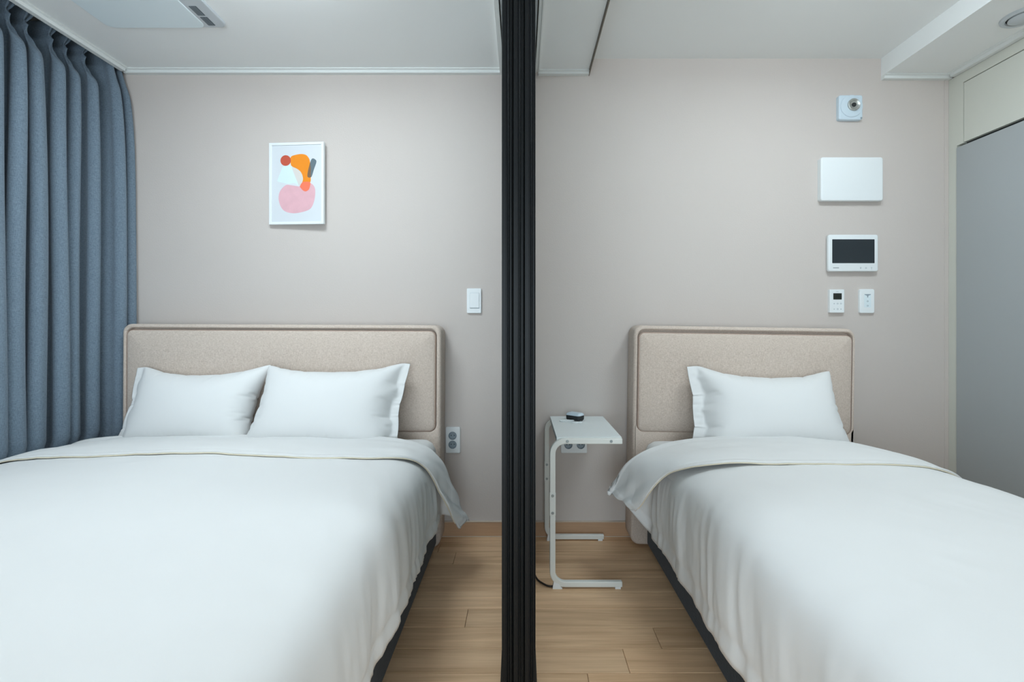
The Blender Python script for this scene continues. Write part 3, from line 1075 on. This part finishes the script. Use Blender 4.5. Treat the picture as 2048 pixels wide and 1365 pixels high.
shape([((447 + 66 * math.cos(a) - 240) / 6.90, (385 + 66 * math.sin(a) - 165) / 10.12) for a in np.linspace(0, 2 * PI, 12, endpoint=False)], M['red'], 4)
shape(S([(775, 375), (800, 367), (832, 392), (832, 425), (805, 500), (780, 580), (762, 600), (735, 600), (722, 580), (730, 520), (757, 420)]), M['slate'], 4)
shape(S([(757, 420), (766, 490), (764, 560), (764, 598), (735, 600), (722, 580), (730, 520), (742, 470)]), M['brown'], 5)

# ------------------------------------------------------------------ wall plates
yw = YW


def socket(parent, cx, cz, r=0.0185):
    s = obj('socket', MB().ring([(r + 0.002, yw - 0.0098), (r + 0.002, yw - 0.0112), (r, yw - 0.0112), (r - 0.0015, yw - 0.002), (0.0005, yw - 0.002), (0.0005, yw - 0.0015), (r + 0.001, yw - 0.0015)], cx, cz, 28), M['ink'], parent, smooth=True)  # grey interior colours in the shade inside the socket
    for dx in (-0.0075, 0.0075):
        obj('pin_hole', MB().disc(cx + dx, cz, 0.0024, yw - 0.0016, yw - 0.0026, 0.0002, 12), M['dark'], s)


def plate_with_holes(cx, cz, w, h, holes, r):
    """wall plate whose sockets are real openings: front face is left open in round cut-outs"""
    import bmesh
    bm = bmesh.new()
    outer = rrect(cx, cz, w, h, 0.006, yw - 0.010, 5, 0.002)
    mb = MB()
    L = [rrect(cx, cz, w, h, 0.006, yw - 0.0005, 5), rrect(cx, cz, w, h, 0.006, yw - 0.008, 5), outer]
    mb.loops(L, True, False)
    n = len(outer)
    vs_ = [bm.verts.new(p) for p in outer]
    ed = [bm.edges.new((vs_[i], vs_[(i + 1) % n])) for i in range(n)]
    for hx, hz in holes:
        hv = [bm.verts.new((hx + r * math.cos(2 * PI * j / 28), yw - 0.010, hz + r * math.sin(2 * PI * j / 28))) for j in range(28)]
        ed += [bm.edges.new((hv[j], hv[(j + 1) % 28])) for j in range(28)]
    bmesh.ops.triangle_fill(bm, use_beauty=True, use_dissolve=False, edges=ed)
    bm.verts.index_update()
    mb.add([tuple(v.co) for v in bm.verts], [tuple(v.index for v in f.verts) for f in bm.faces])
    bm.free()
    return mb


ol = thing('wall_socket', 'upright white double wall socket beside the double bed headboard', 'socket', (-0.339, yw, 0.48))
hl = [(-0.341, 0.502), (-0.341, 0.4575)]
obj('cover_plate', plate_with_holes(-0.339, 0.480, 0.072, 0.130, hl, 0.0185), M['plastic'], ol)
for hx, hz in hl:
    socket(ol, hx, hz)
orr = thing('wall_socket', 'wide white wall socket under the top of the side table', 'socket', (0.263, yw, 0.452))
hr = [(0.236, 0.456), (0.298, 0.456)]
obj('cover_plate', plate_with_holes(0.264, 0.452, 0.130, 0.074, hr, 0.0185), M['plastic'], orr)
for hx, hz in hr:
    socket(orr, hx, hz)

sw = thing('light_switch', 'single white rocker light switch on the wall between headboard and sliding doors', 'switch', (-0.234, yw, 1.174))
obj('cover_plate', MB().plate(-0.2340, 1.1745, 0.072, 0.124, yw - 0.0003, yw - 0.010, 0.005, 0.0025), M['plastic'], sw)
obj('rocker_recess', MB().plate(-0.2315, 1.1750, 0.048, 0.078, yw - 0.0085, yw - 0.0104, 0.002, 0.0002), M['ink'], sw)
obj('rocker', MB().plate(-0.2315, 1.1760, 0.0465, 0.074, yw - 0.009, yw - 0.0125, 0.002, 0.001), M['plastic'], sw)

al = thing('fire_alarm', 'square pale blue detector with a round metal lens, topmost fixture above the single bed', 'alarm', (1.635, yw, 2.13))
obj('base_plate', MB().plate(1.6350, 2.1336, 0.118, 0.123, yw - 0.0003, yw - 0.022, 0.010, 0.006), M['plastic_blue'], al, smooth=True)
obj('raised_disc', MB().ring([(0.056, yw - 0.020), (0.054, yw - 0.0255), (0.049, yw - 0.027), (0.001, yw - 0.027), (0.001, yw - 0.018)], 1.6370, 2.1385, 40), M['plastic_blue'], al, smooth=True)
ln = obj('lens_ring', MB().ring([(0.0300, yw - 0.026), (0.0300, yw - 0.033), (0.0265, yw - 0.036), (0.0215, yw - 0.034), (0.017, yw - 0.029), (0.001, yw - 0.0275), (0.001, yw - 0.026)], 1.6440, 2.1430, 36), M['chrome'], al, smooth=True)
obj('lens', MB().disc(1.6450, 2.1430, 0.0105, yw - 0.027, yw - 0.0335, 0.003, 20), M['dark'], ln)
obj('test_button', MB().disc(1.6860, 2.0800, 0.005, yw - 0.020, yw - 0.0235, 0.001, 16), M['ink'], al)

bx = thing('fuse_box', 'blank white rectangular cover between the blue detector and the intercom screen', 'fuse box', (1.635, yw, 1.776))
obj('cover', MB().plate(1.6355, 1.7760, 0.308, 0.2165, yw - 0.012, yw - 0.030, 0.012, 0.006), M['plastic'], bx, smooth=True)
obj('back_frame', MB().plate(1.6350, 1.7760, 0.306, 0.210, yw - 0.0003, yw - 0.012, 0.010, 0.001), M['plastic'], bx)

mo = thing('video_intercom', 'white video intercom with a dark screen on the wall above the single bed', 'intercom', (1.6446, yw, 1.41))
obj('housing', MB().plate(1.6446, 1.4107, 0.246, 0.182, yw - 0.010, yw - 0.025, 0.010, 0.004), M['plastic'], mo, smooth=True)
obj('back_mount', MB().plate(1.6440, 1.4090, 0.232, 0.170, yw - 0.0003, yw - 0.0105, 0.006, 0.0005), M['plastic_grey'], mo)
obj('screen', MB().plate(1.6446, 1.4190, 0.2095, 0.1185, yw - 0.024, yw - 0.0256, 0.002, 0.0004), M['screen'], mo)
tx = 1.5445
lg_ = MB()
for i, (w_, h_) in enumerate(((0.0035, 0.0034), (0.0035, 0.0034), (0.0042, 0.0034), (0.0042, 0.0034), (0.0036, 0.0034), (0.0036, 0.0034))):
    lg_.box(tx, tx + w_, yw - 0.0254, yw - 0.0249, 1.3350, 1.3350 + h_)
    tx += w_ + 0.0011
obj('lettering', lg_, M['ink_dark'], mo)
for i, xx in enumerate((1.6808, 1.7072, 1.7345)):
    ic = MB()
    if i == 0:
        ic.tube([(xx - 0.003, yw - 0.0252, 1.3400), (xx + 0.003, yw - 0.0252, 1.3400), (xx + 0.0015, yw - 0.0252, 1.3350), (xx, yw - 0.0252, 1.3320), (xx - 0.0015, yw - 0.0252, 1.3350)], 0.0007, 6, True)
    elif i == 1:
        ic.ring([(0.0035, yw - 0.0249), (0.0035, yw - 0.0254), (0.0024, yw - 0.0254), (0.0024, yw - 0.0249)], xx, 1.3360, 18)
    else:
        ic.ring([(0.0030, yw - 0.0249), (0.0030, yw - 0.0254), (0.0020, yw - 0.0254), (0.0020, yw - 0.0249)], xx, 1.3375, 18)
        ic.box(xx - 0.0006, xx + 0.0006, yw - 0.0254, yw - 0.0249, 1.3285, 1.3345)
    obj('icon', ic, M['ink'], mo)

th = thing('thermostat', 'small white wall thermostat with a dark display under the intercom', 'thermostat', (1.570, yw, 1.173))
obj('housing', MB().plate(1.5700, 1.1728, 0.0725, 0.1160, yw - 0.0003, yw - 0.016, 0.004, 0.002), M['plastic'], th)
obj('display', MB().plate(1.5720, 1.1960, 0.0420, 0.0315, yw - 0.015, yw - 0.0166, 0.001, 0.0002), M['lcd'], th)
obj('brand_mark', MB().box(1.5645, 1.5775, yw - 0.0164, yw - 0.0158, 1.2190, 1.2202), M['ink'], th)
for r_, zz in enumerate((1.1600, 1.1328)):
    for c_, xx in enumerate((1.5555, 1.5725, 1.5890)):
        big = 0.0038 if c_ == 1 or (c_ == 2 and r_ == 0) else 0.0026
        obj('button', MB().ring([(big, yw - 0.0158), (big, yw - 0.0166), (big - 0.0011, yw - 0.0166), (big - 0.0011, yw - 0.0158)], xx, zz, 16), M['ink'], th)

s2 = thing('wall_switch', 'white switch plate with a grey column of marks, beside the thermostat', 'switch', (1.7218, yw, 1.173))
obj('cover_plate', MB().plate(1.7218, 1.1726, 0.073, 0.1197, yw - 0.0003, yw - 0.013, 0.008, 0.003), M['plastic'], s2)
obj('button_panel', MB().plate(1.7235, 1.1745, 0.034, 0.067, yw - 0.012, yw - 0.0136, 0.002, 0.0004), M['ac'], s2)
ft = MB().loops([[(1.7080, y_, 1.2075), (1.7390, y_, 1.2075), (1.7390, y_, 1.2045), (1.7270, y_, 1.1995), (1.7255, y_, 1.1905), (1.7215, y_, 1.1905), (1.7200, y_, 1.1995), (1.7080, y_, 1.2045)] for y_ in (yw - 0.0134, yw - 0.0139)])
obj('funnel_mark', ft, M['ink'], s2)
for zz in (1.1720, 1.1498):
    obj('button', MB().ring([(0.0040, yw - 0.0134), (0.0040, yw - 0.0142), (0.0026, yw - 0.0142), (0.0026, yw - 0.0134)], 1.7235, zz, 18), M['ink'], s2)

# ------------------------------------------------------------------ side table
st = thing('side_table', 'white C shaped metal side table standing between the sliding doors and the single bed', 'table', (0.26, 2.14, 0))


def c_frame(y0, y1):
    """flat tube bent into a C, lying in the XZ plane between y0 and y1"""
    xa, xb, zb, zt, wd_, R = 0.1150, 0.405, 0.006, 0.6005, 0.0225, 0.062
    outer, inner = [], []

    def arc(cx, cz, a0, a1, r, n=10):
        return [(cx + r * math.cos(a0 + (a1 - a0) * i / n), cz + r * math.sin(a0 + (a1 - a0) * i / n)) for i in range(n + 1)]
    outer = [(xb, zb)] + arc(xa + R, zb + R, -PI / 2, -PI, R) + arc(xa + R, zt - R, PI, PI / 2, R) + [(xb, zt)]
    Ri = R - wd_
    inner = [(xb, zb + wd_)] + arc(xa + R, zb + R, -PI / 2, -PI, Ri) + arc(xa + R, zt - R, PI, PI / 2, Ri) + [(xb, zt - wd_)]
    L = []
    for (o_, i_) in zip(outer, inner):
        L.append([(o_[0], y0, o_[1]), (o_[0], y1, o_[1]), (i_[0], y1, i_[1]), (i_[0], y0, i_[1])])
    return MB().loops(L)


for y0, y1 in ((1.915, 1.934), (2.342, 2.361)):
    f_ = obj('c_frame', c_frame(y0, y1), M['metal_white'], st, bevel=0.003)
    for xx, zz in ((0.1850, 0.5895), (0.3600, 0.5895), (0.1262, 0.372), (0.1262, 0.303)):
        obj('bolt', MB().disc(xx, zz, 0.0058, y0 + 0.001, y0 - 0.0022, 0.0012, 14), M['steel'], f_)
    obj('sleeve', MB().box(0.1143, 0.1382, y0 - 0.0006, y1 + 0.0006, 0.292, 0.384), M['metal_white'], f_, bevel=0.001)
    yc = (y0 + y1) / 2
    obj('foot', MB().loops([[(0.126, y0 - 0.001, 0.0), (0.166, y0 - 0.001, 0.0), (0.166, y1 + 0.001, 0.0), (0.126, y1 + 0.001, 0.0)],
                            [(0.131, y0, 0.028), (0.151, y0, 0.020), (0.151, y1, 0.020), (0.131, y1, 0.028)]]), M['plastic'], f_)
    obj('foot', MB().box(0.376, 0.398, y0 - 0.001, y1 + 0.001, 0.0, 0.0075), M['plastic'], f_)
obj('tabletop', MB().box(0.1430, 0.4060, 1.9345, 2.378, 0.583, 0.6020), M['top_white'], st, bevel=0.0015)

# small things on the table and the floor
gd = thing('remote_fob', 'small rounded white and black gadget lying on the side table', 'gadget', (0.262, 2.275, 0.602))


def slabby(cx, cy, w, d, r, prof, ang):
    L = []
    for ins, z in prof:
        loop = []
        for p in rrect(0, 0, w, d, r, 0, 6, ins):
            x, y = p[0], p[2]
            loop.append((cx + x * math.cos(ang) - y * math.sin(ang), cy + x * math.sin(ang) + y * math.cos(ang), z))
        L.append(loop)
    return MB().loops(L)


zt_ = 0.6022
A_ = math.radians(-38)
obj('shell', slabby(0.2575, 2.285, 0.078, 0.052, 0.012, [(0.006, zt_), (0.001, zt_ + 0.004), (0.0, zt_ + 0.017), (0.001, zt_ + 0.024)], A_), M['dark'], gd, smooth=True)
obj('top_cover', slabby(0.2575, 2.285, 0.079, 0.053, 0.013, [(0.001, zt_ + 0.0235), (0.0, zt_ + 0.025), (0.003, zt_ + 0.031), (0.010, zt_ + 0.035), (0.02, zt_ + 0.036)], A_), M['plastic_blue'], gd, smooth=True)
cdp = [(0.250, 2.262, 0.6045), (0.236, 2.262, 0.6045), (0.212, 2.268, 0.6045), (0.186, 2.258, 0.6045), (0.184, 2.244, 0.6045), (0.200, 2.232, 0.6045), (0.226, 2.222, 0.6045), (0.240, 2.208, 0.6045),
       (0.252, 2.206, 0.6045), (0.262, 2.216, 0.6045), (0.276, 2.214, 0.6045), (0.284, 2.226, 0.6045), (0.286, 2.238, 0.6045)]
cpts = cr_interp(np.array(cdp), 60, 0)
wc = obj('white_cord', MB().tube([tuple(p) for p in cpts], 0.0026, 6), M['plastic'], None, loc=(0.23, 2.24, 0.602), smooth=True)
tag(wc, 'thin white cord looped on the side table in front of the gadget', 'cord')
obj('plug_tip', MB().tube([tuple(cpts[-1]), tuple(cpts[-1] + np.array((0.001, 0.014, 0.0)))], 0.0028, 6), M['cord'], wc)

fcp = cr_interp(np.array([(0.056, 2.34, 0.004), (0.052, 2.20, 0.004), (0.054, 2.06, 0.004), (0.066, 1.985, 0.004), (0.092, 1.945, 0.004), (0.118, 1.928, 0.004), (0.150, 1.940, 0.004), (0.19, 1.99, 0.004)]), 50, 0)
# the cable runs from the doors' edge to behind the near foot of the table
fcp = fcp[:40]
fc = obj('floor_cable', MB().tube([tuple(p) for p in fcp], 0.0036, 6), M['cord'], None, loc=(0.07, 2.0, 0.0), smooth=True)
tag(fc, 'dark cable lying on the floor beside the side table foot', 'cable')
